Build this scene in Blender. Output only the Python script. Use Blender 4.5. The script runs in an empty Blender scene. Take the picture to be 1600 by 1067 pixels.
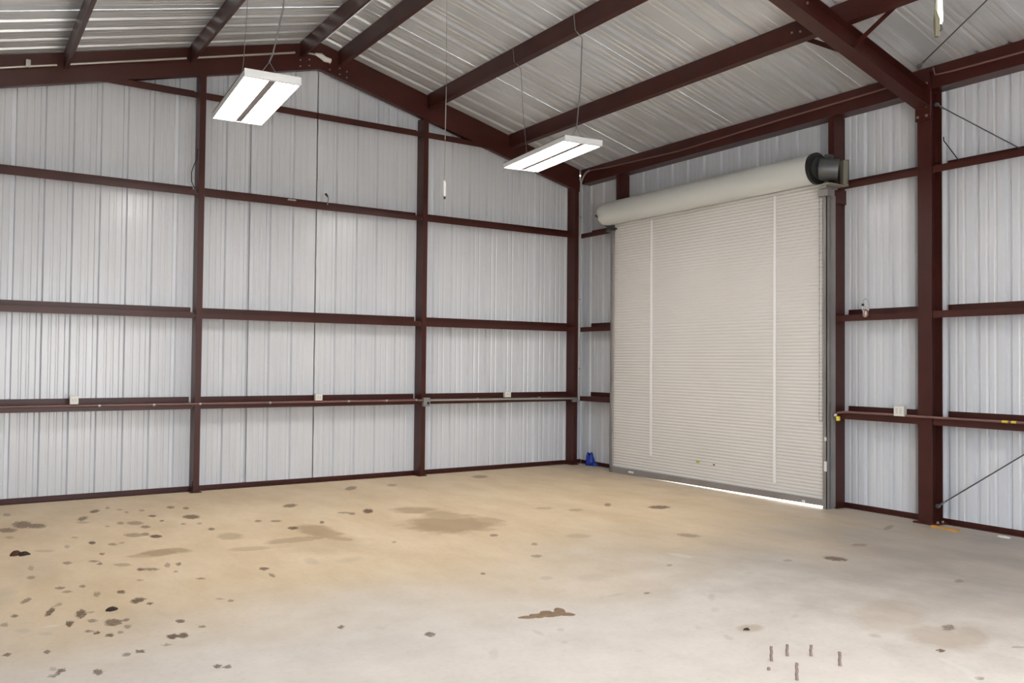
import bpy, math, random
from mathutils import Vector, Matrix
random.seed(7)
scene = bpy.context.scene
COL = scene.collection
# ------------------------------------------------------------------ camera
cam_d = bpy.data.cameras.new('camera'); cam = bpy.data.objects.new('camera', cam_d); COL.objects.link(cam)
R_ = Vector((0.83300772, -0.5531795, 0.0095175)).normalized()
F_ = Vector((0.5528395, 0.83292103, 0.02471943)).normalized()
U_ = R_.cross(F_).normalized()
m = Matrix(((R_.x, U_.x, -F_.x), (R_.y, U_.y, -F_.y), (R_.z, U_.z, -F_.z))).to_4x4()
m.translation = Vector((-8.33836, -10.62267, 1.6))
cam.matrix_world = m
cam_d.sensor_width = 36.0; cam_d.lens = 1326.99 / 1600 * 36.0
cam_d.clip_start = 0.02; cam_d.clip_end = 400
scene.camera = cam
# ------------------------------------------------------------------ sky, sun, exposure
scene.view_settings.view_transform = 'Standard'; scene.view_settings.look = 'None'
scene.view_settings.gamma = 1.0; scene.view_settings.use_curve_mapping = False
scene.view_settings.exposure = EXPO = 1.07
w = bpy.data.worlds.new('sky'); scene.world = w; w.use_nodes = True
nt = w.node_tree; nt.nodes.clear()
sky = nt.nodes.new('ShaderNodeTexSky'); sky.sky_type = 'NISHITA'; sky.sun_disc = False
sky.sun_elevation = math.radians(40); sky.sun_rotation = math.radians(80); sky.dust_density = 3.0; sky.air_density = 1.0
mixw = nt.nodes.new('ShaderNodeMixRGB'); mixw.inputs[0].default_value = 0.55; mixw.inputs[2].default_value = (5.5, 5.6, 5.8, 1)
bg = nt.nodes.new('ShaderNodeBackground'); bg.inputs[1].default_value = SKY = 0.85
wo = nt.nodes.new('ShaderNodeOutputWorld')
nt.links.new(sky.outputs[0], mixw.inputs[1]); nt.links.new(mixw.outputs[0], bg.inputs[0]); nt.links.new(bg.outputs[0], wo.inputs[0])
sd = bpy.data.lights.new('sun', 'SUN'); sd.energy = 24.0; sd.angle = math.radians(1.0); sd.color = (1, .96, .9)
so = bpy.data.objects.new('sun', sd); COL.objects.link(so)
so.rotation_euler = Vector((-0.75, -0.12, -0.62)).to_track_quat('-Z', 'Y').to_euler()
pd = bpy.data.lights.new('doorway_portal', 'AREA'); pd.shape = 'RECTANGLE'; pd.size = 3.9; pd.size_y = 3.3
pd.cycles.is_portal = True
po = bpy.data.objects.new('doorway_portal', pd); COL.objects.link(po)
po.location = (-6.45, -11.78, 1.65); po.rotation_euler = (math.radians(90), 0, 0)

# ------------------------------------------------------------------ materials
def mat(name, col, rough=.5, metal=0.0, spec=.5, noise=None, bump=None, emit=None, grad=None, coat=0):
    M = bpy.data.materials.new(name); M.use_nodes = True
    n = M.node_tree.nodes; l = M.node_tree.links; b = n['Principled BSDF']
    b.inputs['Base Color'].default_value = (*col, 1); b.inputs['Roughness'].default_value = rough
    b.inputs['Metallic'].default_value = metal; b.inputs['Specular IOR Level'].default_value = spec
    if coat: b.inputs['Coat Weight'].default_value = coat; b.inputs['Coat Roughness'].default_value = .12
    tc = n.new('ShaderNodeTexCoord')
    if noise:
        col2, sc, lo, hi = noise[:4]
        mp = n.new('ShaderNodeMapping'); mp.inputs['Scale'].default_value = noise[4] if len(noise) > 4 else (1, 1, 1)
        l.new(tc.outputs['Object'], mp.inputs[0])
        t = n.new('ShaderNodeTexNoise'); t.inputs['Scale'].default_value = sc; t.inputs['Detail'].default_value = 6
        l.new(mp.outputs[0], t.inputs['Vector'])
        r = n.new('ShaderNodeMapRange'); r.inputs[1].default_value = lo; r.inputs[2].default_value = hi
        l.new(t.outputs[0], r.inputs[0])
        mx = n.new('ShaderNodeMixRGB'); mx.inputs[1].default_value = (*col, 1); mx.inputs[2].default_value = (*col2, 1)
        l.new(r.outputs[0], mx.inputs[0]); l.new(mx.outputs[0], b.inputs['Base Color'])
    if bump:
        t2 = n.new('ShaderNodeTexNoise'); t2.inputs['Scale'].default_value = bump[0]; t2.inputs['Detail'].default_value = 4
        l.new(tc.outputs['Object'], t2.inputs['Vector'])
        bp = n.new('ShaderNodeBump'); bp.inputs['Strength'].default_value = bump[1]; bp.inputs['Distance'].default_value = bump[2]
        l.new(t2.outputs[0], bp.inputs['Height']); l.new(bp.outputs[0], b.inputs['Normal'])
    if emit:
        b.inputs['Emission Color'].default_value = (*emit[0], 1); b.inputs['Emission Strength'].default_value = emit[1]
    return M
M_SHEET = mat('white_sheet_metal', (.70, .72, .755), .22, 0, .5, noise=((.64, .66, .70), 1.5, .35, .75, (1, 1, .25)), bump=(2.2, .22, .012))
M_ROOF = mat('galvalume_roof', (.77, .785, .795), .30, .42, .5, noise=((.70, .71, .715), 2.0, .35, .7), bump=(2.5, .1, .004))
M_RED = mat('red_oxide_primer', (.066, .0150, .0105), .38, 0, .40, noise=((.046, .0105, .0078), 3.0, .3, .75), bump=(40, .08, .002))
M_CURT = mat('door_curtain_paint', (.72, .70, .665), .38, 0, .5, noise=((.68, .66, .625), 1.2, .3, .7))
M_DRUM = mat('door_drum_paint', (.66, .675, .65), .35, 0, .5)
M_STRIP = mat('white_strip', (.88, .88, .87), .4)
M_GALV = mat('galvanized_steel', (.42, .42, .42), .38, .75, .5, noise=((.30, .30, .31), 9, .35, .65))
M_GUIDE = mat('grey_guide_steel', (.33, .31, .295), .45, .3, .5, noise=((.26, .24, .235), 3, .3, .7))
M_DARK = mat('dark_steel', (.035, .035, .035), .45, .5, .5)
M_BLACK = mat('hole_shade_black', (.008, .008, .008), .7)
M_GREYB = mat('grey_cast_steel', (.13, .135, .135), .45, .6, .5)
M_BEIGE = mat('bracket_zinc', (.38, .36, .29), .45, .5, .5)
M_LIGHTW = mat('fixture_white', (.82, .83, .84), .35)
M_LIGHTC = mat('fixture_channel_grey', (.22, .19, .195), .5)
M_EDGE = mat('edge_shade_and_weight', (.10, .09, .05), .5)  # shade painted on the fixture edges; also colours the dark cord weight
M_LENS = mat('lit_led_lens', (.9, .9, .9), .4, emit=((1.0, .975, .94), 17.0))
M_LENS2 = mat('lit_led_lens_groove', (.8, .75, .72), .4, emit=((1.0, .90, .84), .5))
M_WIRE = mat('grey_wire', (.30, .29, .29), .45, .6)
M_CABLE = mat('steel_brace_rod', (.13, .13, .135), .4, .7)
M_CONDUIT = mat('conduit', (.50, .47, .44), .38, .55)
M_CONDUITB = mat('painted_conduit', (.23, .115, .10), .42, .2)
M_PLAST = mat('white_plastic', (.80, .78, .74), .4)
M_OUTLET = mat('outlet_box', (.66, .64, .58), .45, .1)
M_BLUE = mat('blue_plastic', (.008, .035, .32), .35, bump=(30, .8, .02))
M_YEL = mat('yellow_plastic', (.72, .58, .05), .4)
M_ORANGE = mat('orange_wood', (.62, .33, .07), .6, noise=((.45, .22, .06), 20, .3, .7))
M_LEAF = mat('dead_leaf', (.11, .035, .012), .7, noise=((.05, .02, .01), 60, .3, .7))
M_MUD = mat('dried_mud', (.30, .20, .115), .85, noise=((.22, .14, .08), 30, .3, .7), bump=(80, .6, .01))
M_DMUD = mat('dark_dirt', (.035, .022, .016), .9)
M_RUST = mat('rusty_steel', (.30, .22, .19), .6, .2, noise=((.19, .14, .12), 60, .3, .7), bump=(220, .6, .002))
M_GREEN = mat('green_mark', (.42, .44, .08), .6)
M_GLASS = mat('clear_plastic', (.55, .56, .56), .2)
M_APRON = mat('exterior_concrete', (.62, .60, .56), .9, noise=((.5, .48, .44), 3, .3, .7))
M_BOLT = mat('bolt_head', (.45, .33, .28), .35, .6)

STAINS=[(-7.803,-0.54,90.7,0.112,0.036,0.4,0),(-7.709,-1.215,91.8,0.216,0.084,0.7,0),(-7.848,-1.443,103.4,0.138,0.076,0.65,0),(-7.604,-1.347,101.5,0.143,0.08,0.7,0),(-7.847,-1.822,98.2,0.071,0.035,0.35,0),(-7.182,-1.151,-105.3,0.137,0.044,0.7,0),(-7.023,-0.767,73,0.108,0.045,0.8,0),(-7.209,-1.379,130.1,0.08,0.049,0.3,0),(-6.877,-0.608,84,0.082,0.023,0.5,0),(-6.786,-0.785,85.9,0.08,0.033,0.3,0),(-6.751,-0.986,82.4,0.077,0.02,0.4,0),(-6.595,-0.958,84.6,0.079,0.033,0.4,0),(-6.3,-0.909,83.6,0.093,0.042,0.6,0),(-6.171,-1.047,80.5,0.091,0.034,0.6,0),(-6.566,-1.349,94.1,0.065,0.04,0.8,0),(-6.539,-1.671,82.2,0.059,0.022,0.7,0),(-6.243,-1.596,87.8,0.135,0.079,0.8,0),(-6.903,-1.592,85.2,0.087,0.033,0.5,0),(-6.783,-1.663,95.4,0.12,0.073,0.5,0),(-6.734,-1.914,88.6,0.084,0.044,0.6,0),(-7.034,-1.706,85.7,0.056,0.02,0.4,0),(-6.396,-1.944,82.2,0.056,0.025,0.5,0),(-6.255,-1.997,82.6,0.057,0.028,0.4,0),(-6.23,-2.341,81.1,0.07,0.033,0.7,0),(-6.893,-2.27,109.9,0.112,0.076,0.5,0),(-6.8,-2.281,84.6,0.084,0.036,0.6,0),(-6.739,-2.425,91.7,0.084,0.05,1,0),(-7.261,-2.436,86.9,0.078,0.029,0.95,0),(-7.12,-2.594,97.2,0.064,0.038,0.55,0),(-7.041,-2.568,85.8,0.046,0.019,0.4,0),(-7.359,-2.115,95.9,0.06,0.032,0.3,0),(-7.46,-2.493,85.2,0.089,0.018,0.35,0),(-7.252,-2.937,87.2,0.055,0.022,0.7,0),(-7.527,-3.141,93.5,0.065,0.032,0.6,0),(-7.344,-3.185,129.4,0.052,0.032,0.6,0),(-7.315,-3.303,85.5,0.05,0.017,0.7,0),(-7.169,-3.424,126.6,0.079,0.051,0.4,0),(-7.084,-3.65,84.6,0.058,0.024,0.85,0),(-7.012,-3.688,129.1,0.069,0.045,0.6,0),(-6.801,-3.621,79.7,0.06,0.017,0.7,0),(-6.882,-3.612,78.8,0.095,0.011,0.5,0),(-6.874,-3.859,84.5,0.034,0.017,0.5,0),(-6.765,-4.165,126.9,0.04,0.028,0.6,0),(-7.144,-3.99,115.8,0.037,0.025,0.4,0),(-7.777,-3.184,86.4,0.097,0.011,0.35,0),(-7.8,-3.503,96.9,0.059,0.029,0.5,0),(-7.652,-3.927,106.5,0.05,0.03,0.6,0),(-7.623,-4.059,120.8,0.048,0.03,0.5,0),(-7.515,-3.957,87.6,0.051,0.019,0.6,0),(-7.462,-4.234,83,0.084,0.012,0.5,0),(-7.312,-4.255,89.9,0.054,0.027,0.8,0),(-7.255,-4.533,70.4,0.072,0.046,0.9,0),(-7.201,-4.656,100.7,0.032,0.021,0.9,0),(-6.789,-4.777,128.8,0.034,0.023,0.4,0),(-6.741,-4.864,80.5,0.03,0.015,0.6,0),(-7.876,-4.165,-112.5,0.082,0.026,0.65,0),(-7.768,-4.526,-105.9,0.116,0.019,0.85,0),(-7.705,-4.373,-110,0.047,0.02,0.4,0),(-7.959,-4.507,94.1,0.05,0.021,0.7,0),(-8.023,-4.679,90.3,0.054,0.016,0.5,0),(-7.609,-4.668,82.5,0.107,0.032,0.85,0),(-7.55,-4.661,127.7,0.033,0.02,0.35,0),(-7.692,-4.852,85.3,0.075,0.016,0.9,0),(-7.568,-4.864,99.5,0.045,0.026,0.6,0),(-7.47,-4.962,90.5,0.092,0.046,0.75,0),(-7.396,-4.947,88.6,0.039,0.019,0.7,0),(-7.41,-5.098,83.8,0.05,0.017,0.5,0),(-7.616,-5.073,119.4,0.035,0.022,0.65,0),(-7.58,-5.129,86.3,0.035,0.012,0.9,0),(-7.524,-5.215,90.7,0.042,0.021,0.85,0),(-7.462,-5.187,96.4,0.029,0.017,0.5,0),(-7.12,-5.151,91.6,0.046,0.028,0.85,0),(-7.034,-5.331,87.3,0.029,0.017,0.7,0),(-7.225,-5.427,88.7,0.054,0.03,0.95,0),(-7.163,-5.44,82.3,0.06,0.026,0.9,0),(-7.281,-5.564,123.3,0.027,0.018,0.45,0),(-7.94,-4.853,124.3,0.057,0.033,0.45,2),(-7.829,-4.989,117.8,0.047,0.029,0.45,2),(-7.426,-5.598,107.5,0.037,0.025,0.8,0),(-7.5,-5.613,88.8,0.027,0.013,0.6,0),(-7.853,-5.341,92.5,0.026,0.011,0.7,0),(-8.038,-5.28,92.5,0.025,0.009,0.8,0),(-7.821,-5.699,-104.6,0.038,0.015,0.8,0),(-7.865,-5.756,97.1,0.033,0.017,0.6,0),(-7.664,-5.812,93.1,0.05,0.026,0.75,0),(-7.13,-6.054,83.8,0.024,0.013,0.8,0),(-7.088,-6.089,78.3,0.021,0.008,0.7,0),(-7.851,-5.646,99.3,0.029,0.016,0.3,0),(-6.842,-3.134,-157.3,0.171,0.125,0.85,1),(-6.688,-3.114,116.5,0.124,0.068,0.7,1),(-6.994,-3.173,159.8,0.104,0.059,0.5,1),(-6.174,-2.764,88.6,0.163,0.107,0.6,1),(-7.289,-5.013,85.9,0.335,0.152,0.2,2),(-7.646,-2.573,135.2,0.089,0.048,0.4,1),(-7.764,-3.317,93.6,0.416,0.184,0.25,2),(-8.012,-3.936,90.9,0.288,0.088,0.35,2),(-7.783,-4.847,167.2,0.047,0.03,0.5,3),(-6.186,-3.363,130.2,0.106,0.076,0.4,1),(-4.118,-2.386,142.2,0.237,0.195,0.7,1),(-4.013,-2.903,82.6,0.378,0.186,0.6,1),(-4.148,-3.266,64.8,0.467,0.415,0.8,1),(-3.757,-3.312,157.6,0.162,0.15,0.6,1),(-5.559,-2.685,79.1,0.081,0.051,0.9,0),(-5.402,-2.98,90.8,0.371,0.151,0.75,1),(-5.653,-3.247,171.8,0.301,0.153,0.7,1),(-5.379,-3.362,111.8,0.205,0.094,0.7,1),(-6.154,-3.373,163.1,0.163,0.088,0.45,1),(-4.568,-2.193,67.1,0.146,0.055,0.9,0),(-4.775,-2.252,69,0.083,0.037,0.6,0),(-4.824,-2.154,117.3,0.066,0.057,0.5,0),(-5.164,-1.448,57.5,0.126,0.073,0.7,0),(-5.216,-2.546,70.1,0.075,0.023,0.8,0),(-5.735,-2.165,78.2,0.066,0.034,0.6,0),(-5.583,-2.255,98.5,0.069,0.054,0.6,0),(-4.081,-0.58,57.4,0.188,0.067,0.6,0),(-3.517,-0.583,66.1,0.125,0.067,0.4,0),(-5.884,-4.071,81.4,0.122,0.05,0.5,2),(-5.605,-4.176,-157.8,0.114,0.07,0.4,2),(-6.283,-4.113,87.2,0.054,0.037,0.8,0),(-6.294,-4.343,89.8,0.072,0.021,0.6,0),(-6.333,-5.771,71.8,0.039,0.021,0.8,0),(-5.945,-6.176,68.4,0.044,0.035,0.75,0),(-4.929,-5.119,58.3,0.036,0.018,0.7,0),(-4.093,-3.956,56.6,0.063,0.041,0.6,0),(-5.012,-3.751,66,0.05,0.025,0.4,0),(-7.035,-5.33,87.3,0.033,0.02,0.6,0),(-5.592,-3.479,99.9,0.429,0.355,0.25,1),(-6.139,-5.918,114.3,0.037,0.033,0.3,2),(-2.105,-0.455,57,0.165,0.112,0.5,0),(-5.804,-6.655,57.6,0.095,0.026,0.3,2),(-2.176,-6.213,111.7,0.1,0.08,0.8,0),(-2.936,-6.535,-171.4,0.111,0.045,0.35,2),(-2.567,-6.047,16.5,0.056,0.037,0.35,0),(-0.541,-5.651,-158.1,0.166,0.033,0.4,0),(-1.397,-6.574,41.2,0.163,0.114,0.45,2),(-2.011,-7.159,14.6,0.062,0.032,0.4,0),(-3.807,-7.084,-156.2,0.061,0.019,0.4,2),(-3.72,-7.588,109.1,0.037,0.035,0.8,2),(-3.641,-7.946,8,0.029,0.017,1,0),(-1.517,-5.989,168.9,0.086,0.052,0.4,0),(-0.655,-6.159,176.2,0.156,0.091,0.35,2),(-1.025,-6.724,178.3,0.148,0.084,0.4,2),(-3.187,-7.738,20.4,0.08,0.036,0.6,0),(-3.41,-7.811,51.2,0.219,0.191,0.4,1),(-3.22,-7.892,-145.3,0.196,0.083,0.4,1),(-3.257,-7.381,21.6,0.38,0.193,0.3,1),(-3.203,-8.148,162.4,0.044,0.021,0.4,0),(-3.884,-8.29,178.7,0.033,0.019,0.5,0),(-4.045,-7.924,17.6,0.037,0.021,0.2,3),(-3.799,-8.108,-110.6,0.134,0.017,0.35,3),(-3.873,-8.24,-137.2,0.115,0.008,0.35,3),(-1.682,-3.603,177,0.135,0.105,0.8,0),(-2.08,-3.184,48.8,0.117,0.039,0.6,0),(-2.838,-3.003,155.7,0.105,0.077,0.3,0),(-2.601,-3.268,15.3,0.091,0.08,0.35,0),(-3.433,-4.377,159.2,0.122,0.092,0.4,1),(-2.536,-4.896,109.2,0.114,0.086,0.45,0),(-3.99,-4.461,52.7,0.057,0.033,0.5,0),(-4.24,-4.854,37.2,0.057,0.051,0.5,0),(-4.596,-5.473,21.1,0.057,0.052,0.6,2),(-4.28,-5.636,172.5,0.127,0.108,0.35,2),(-4.015,-5.551,45.5,0.033,0.018,0.4,2),(-4.464,-6.098,-173.1,0.076,0.029,0.45,2),(-4.579,-6.098,47,0.034,0.019,0.4,2),(-4.24,-6.179,-170,0.029,0.024,0.6,0),(-3.932,-6.496,42.8,0.079,0.012,0.5,2),(-4.136,-6.713,37.7,0.056,0.028,0.4,2),(-5.386,-6.482,86.7,0.062,0.014,0.5,2),(-5.241,-6.511,49.9,0.03,0.019,0.3,1),(-4.247,-7.093,173.4,0.086,0.061,0.5,1),(-4.492,-7.15,-119.2,0.052,0.014,0.5,2),(-5.007,-5.603,88.2,0.079,0.046,0.25,2),(-3.52,-5.662,41.3,0.047,0.024,0.4,0),(-3.182,-6.172,13.8,0.049,0.035,0.4,2),(-3.196,-5.45,107.8,0.123,0.054,0.4,3),(-4.504,-6.921,40.6,0.028,0.012,0.4,2),(-5.095,-7.043,171.6,0.03,0.024,0.25,2),(-5.358,-6.708,49,0.018,0.012,0.4,2)]

def floor_material():
    M = bpy.data.materials.new('stained_concrete'); M.use_nodes = True
    n = M.node_tree.nodes; l = M.node_tree.links; b = n['Principled BSDF']
    tc = n.new('ShaderNodeTexCoord')
    def noise(sc, det=6, scale=(1, 1, 1), rough=.55):
        mp = n.new('ShaderNodeMapping'); mp.inputs['Scale'].default_value = scale; l.new(tc.outputs['Object'], mp.inputs[0])
        t = n.new('ShaderNodeTexNoise'); t.inputs['Scale'].default_value = sc; t.inputs['Detail'].default_value = det
        t.inputs['Roughness'].default_value = rough; l.new(mp.outputs[0], t.inputs['Vector']); return t
    def rng(src, a, c, o0=0.0, o1=1.0, smooth=False):
        r = n.new('ShaderNodeMapRange'); r.inputs[1].default_value = a; r.inputs[2].default_value = c
        r.inputs[3].default_value = o0; r.inputs[4].default_value = o1
        if smooth: r.interpolation_type = 'SMOOTHSTEP'
        l.new(src, r.inputs[0]); return r.outputs[0]
    def mth(op, a, c):
        t = n.new('ShaderNodeMath'); t.operation = op
        for i, s in enumerate((a, c)):
            if isinstance(s, (int, float)): t.inputs[i].default_value = s
            else: l.new(s, t.inputs[i])
        return t.outputs[0]
    def mix(f, a, c):
        t = n.new('ShaderNodeMixRGB')
        if isinstance(f, float): t.inputs[0].default_value = f
        else: l.new(f, t.inputs[0])
        for i, s in ((1, a), (2, c)):
            if isinstance(s, tuple): t.inputs[i].default_value = (*s, 1)
            else: l.new(s, t.inputs[i])
        return t.outputs[0]
    sep = n.new('ShaderNodeSeparateXYZ'); l.new(tc.outputs['Object'], sep.inputs[0])
    X, Y = sep.outputs[0], sep.outputs[1]
    big = noise(.55, 4).outputs[0]; mid = noise(2.2, 8, rough=.62).outputs[0]; fine = noise(28, 6, rough=.7).outputs[0]
    streak = noise(1.3, 7, (1.6, .7, 1), .65).outputs[0]
    # tan stain film at back and centre, with some warm lamp tint painted in
    yy = mth('ADD', Y, mth('MULTIPLY', mth('SUBTRACT', big, .5), 3.2))
    tan1 = rng(yy, -6.6, -3.9, 0, 1, True)
    xx = mth('ADD', X, mth('MULTIPLY', mth('SUBTRACT', mid, .5), 1.6))
    tan2 = rng(xx, .9, -1.3, 0, 1, True)
    tan = mth('MULTIPLY', tan1, tan2)
    pale = mix(rng(mid, .35, .7), (.72, .655, .58), (.62, .56, .49))
    gry = mix(rng(streak, .35, .65), (.45, .395, .34), (.35, .31, .27))
    pale = mix(rng(mth('ADD', xx, mth('MULTIPLY', Y, .25)), -6.2, -3.2, 0, 1, True), pale, gry)
    tanc = mix(rng(streak, .35, .68), (.78, .62, .425), (.66, .50, .31))
    c = mix(tan, pale, tanc)
    c = mix(mth('MULTIPLY', rng(fine, .5, .75), .16), c, (.30, .24, .18))
    # stains: size fields stored on the slab's vertices, given ragged edges by noise
    def attr(nm):
        t = n.new('ShaderNodeAttribute'); t.attribute_name = nm
        q = n.new('ShaderNodeSeparateColor'); l.new(t.outputs['Color'], q.inputs[0]); return q.outputs[0], q.outputs[1], q.outputs[2], t.outputs['Alpha']
    A0, A1, B0, B1 = attr('spots'); C0, C1, D0, D1 = attr('marks')
    rag = mth('MULTIPLY', mth('SUBTRACT', noise(38, 6, rough=.72).outputs[0], .5), 2.3)
    rag2 = mth('MULTIPLY', mth('SUBTRACT', noise(5, 5, rough=.6).outputs[0], .5), 1.3)
    acc = {0: mth('MULTIPLY', rng(mth('ADD', A0, rag), .55, .82), A1), 1: mth('MULTIPLY', rng(mth('ADD', B0, rag2), .35, .85), B1),
           2: mth('MULTIPLY', rng(mth('ADD', C0, rag2), .3, 1.0), C1), 3: mth('MULTIPLY', rng(mth('ADD', D0, rag), .45, .9), D1)}
    grit = rng(noise(45, 5, rough=.7).outputs[0], .25, .6, .55, 1)
    c = mix(mth('MULTIPLY', acc[1], .85), c, (.33, .215, .11))
    c = mix(mth('MULTIPLY', acc[2], .55), c, (.36, .32, .26))
    c = mix(mth('MULTIPLY', acc[3], .8), c, (.78, .76, .72))
    c = mix(mth('MINIMUM', mth('MULTIPLY', mth('MULTIPLY', acc[0], grit), 1.2), .95), c, (.125, .062, .026))
    l.new(c, b.inputs['Base Color'])
    l.new(rng(mid, .3, .7, .50, .68), b.inputs['Roughness']); b.inputs['Specular IOR Level'].default_value = .35
    bp = n.new('ShaderNodeBump'); bp.inputs['Strength'].default_value = .25; bp.inputs['Distance'].default_value = .004
    l.new(fine, bp.inputs['Height']); l.new(bp.outputs[0], b.inputs['Normal'])
    return M
M_FLOOR = floor_material()

# ------------------------------------------------------------------ mesh helpers
class MB:
    def __init__(s): s.v = []; s.f = []; s.sm = []
    def poly(s, vs, fs, smooth=False):
        o = len(s.v); s.v += [tuple(p) for p in vs]; s.f += [tuple(i + o for i in f) for f in fs]; s.sm += [smooth] * len(fs); return s
    def box(s, a, b):
        x0, x1 = sorted((a[0], b[0])); y0, y1 = sorted((a[1], b[1])); z0, z1 = sorted((a[2], b[2]))
        return s.poly([(x0, y0, z0), (x1, y0, z0), (x1, y1, z0), (x0, y1, z0), (x0, y0, z1), (x1, y0, z1), (x1, y1, z1), (x0, y1, z1)],
                      [(0, 3, 2, 1), (4, 5, 6, 7), (0, 1, 5, 4), (1, 2, 6, 5), (2, 3, 7, 6), (3, 0, 4, 7)])
    def prism(s, prof, o, U, V, W, L, L0=0.0):
        o, U, V, W = map(Vector, (o, U, V, W)); n = len(prof)
        vs = [o + U * a + V * b + W * L0 for a, b in prof] + [o + U * a + V * b + W * L for a, b in prof]
        return s.poly(vs, [(i, (i + 1) % n, n + (i + 1) % n, n + i) for i in range(n)] + [tuple(reversed(range(n))), tuple(range(n, 2 * n))])
    def hexa(s, pts):
        return s.poly(pts, [(0, 3, 2, 1), (4, 5, 6, 7), (0, 1, 5, 4), (1, 2, 6, 5), (2, 3, 7, 6), (3, 0, 4, 7)])
    def tube(s, pts, r, n=8, cap=True):
        pts = [Vector(p) for p in pts]; rings = []; prev = None
        for i, p in enumerate(pts):
            d = (pts[min(i + 1, len(pts) - 1)] - pts[max(i - 1, 0)]).normalized()
            if prev is None: a = d.orthogonal().normalized()
            else:
                a = (prev - d * prev.dot(d)); a = a.normalized() if a.length > 1e-6 else d.orthogonal().normalized()
            prev = a; b = d.cross(a); rr = r[i] if isinstance(r, (list, tuple)) else r
            rings.append([p + (a * math.cos(t * 2 * math.pi / n) + b * math.sin(t * 2 * math.pi / n)) * rr for t in range(n)])
        vs = [q for g in rings for q in g]
        fs = [(i * n + j, i * n + (j + 1) % n, (i + 1) * n + (j + 1) % n, (i + 1) * n + j) for i in range(len(pts) - 1) for j in range(n)]
        s.poly(vs, fs, True)
        if cap: s.poly(rings[0], [tuple(reversed(range(n)))]); s.poly(rings[-1], [tuple(range(n))])
        return s
    def cyl(s, p, q, r, n=16): return s.tube([p, q], r, n)
    def build(s, name, material, parent=None, loc=None):
        me = bpy.data.meshes.new(name); me.from_pydata(s.v, [], s.f); me.update()
        me.polygons.foreach_set('use_smooth', s.sm)
        me.materials.append(material)
        o = bpy.data.objects.new(name, me); COL.objects.link(o)
        if loc is not None:           # origin at the thing's base
            L = Vector(loc)
            me.transform(Matrix.Translation(-L)); o.location = L
        if parent is not None:
            o.parent = parent; o.matrix_parent_inverse = parent.matrix_basis.inverted()
        return o
def empty(name, loc):
    o = bpy.data.objects.new(name, None); o.location = loc; o.empty_display_size = .1; COL.objects.link(o); return o
def tag(o, label, cat, group=None):
    o['label'] = label; o['category'] = cat
    if group: o['group'] = group
    return o
def struct(o, label=None, cat=None):
    o['kind'] = 'structure'
    if label: o['label'] = label; o['category'] = cat
    return o
def cee(d, f, lip=.018, t=.004):      # web along v (0..d) at u=0, flanges to u=f
    return [(0, 0), (f, 0), (f, lip), (f - t, lip), (f - t, t), (t, t), (t, d - t), (f - t, d - t), (f - t, d - lip), (f, d - lip), (f, d), (0, d)]
def zee(d, f, t=.004):                # web along u (0..d) at v=0; flange down at u=0, up at u=d
    return [(0, -f), (t, -f), (t, -t / 2), (d, -t / 2), (d, f), (d - t, f), (d - t, t / 2), (0, t / 2)]

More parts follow.
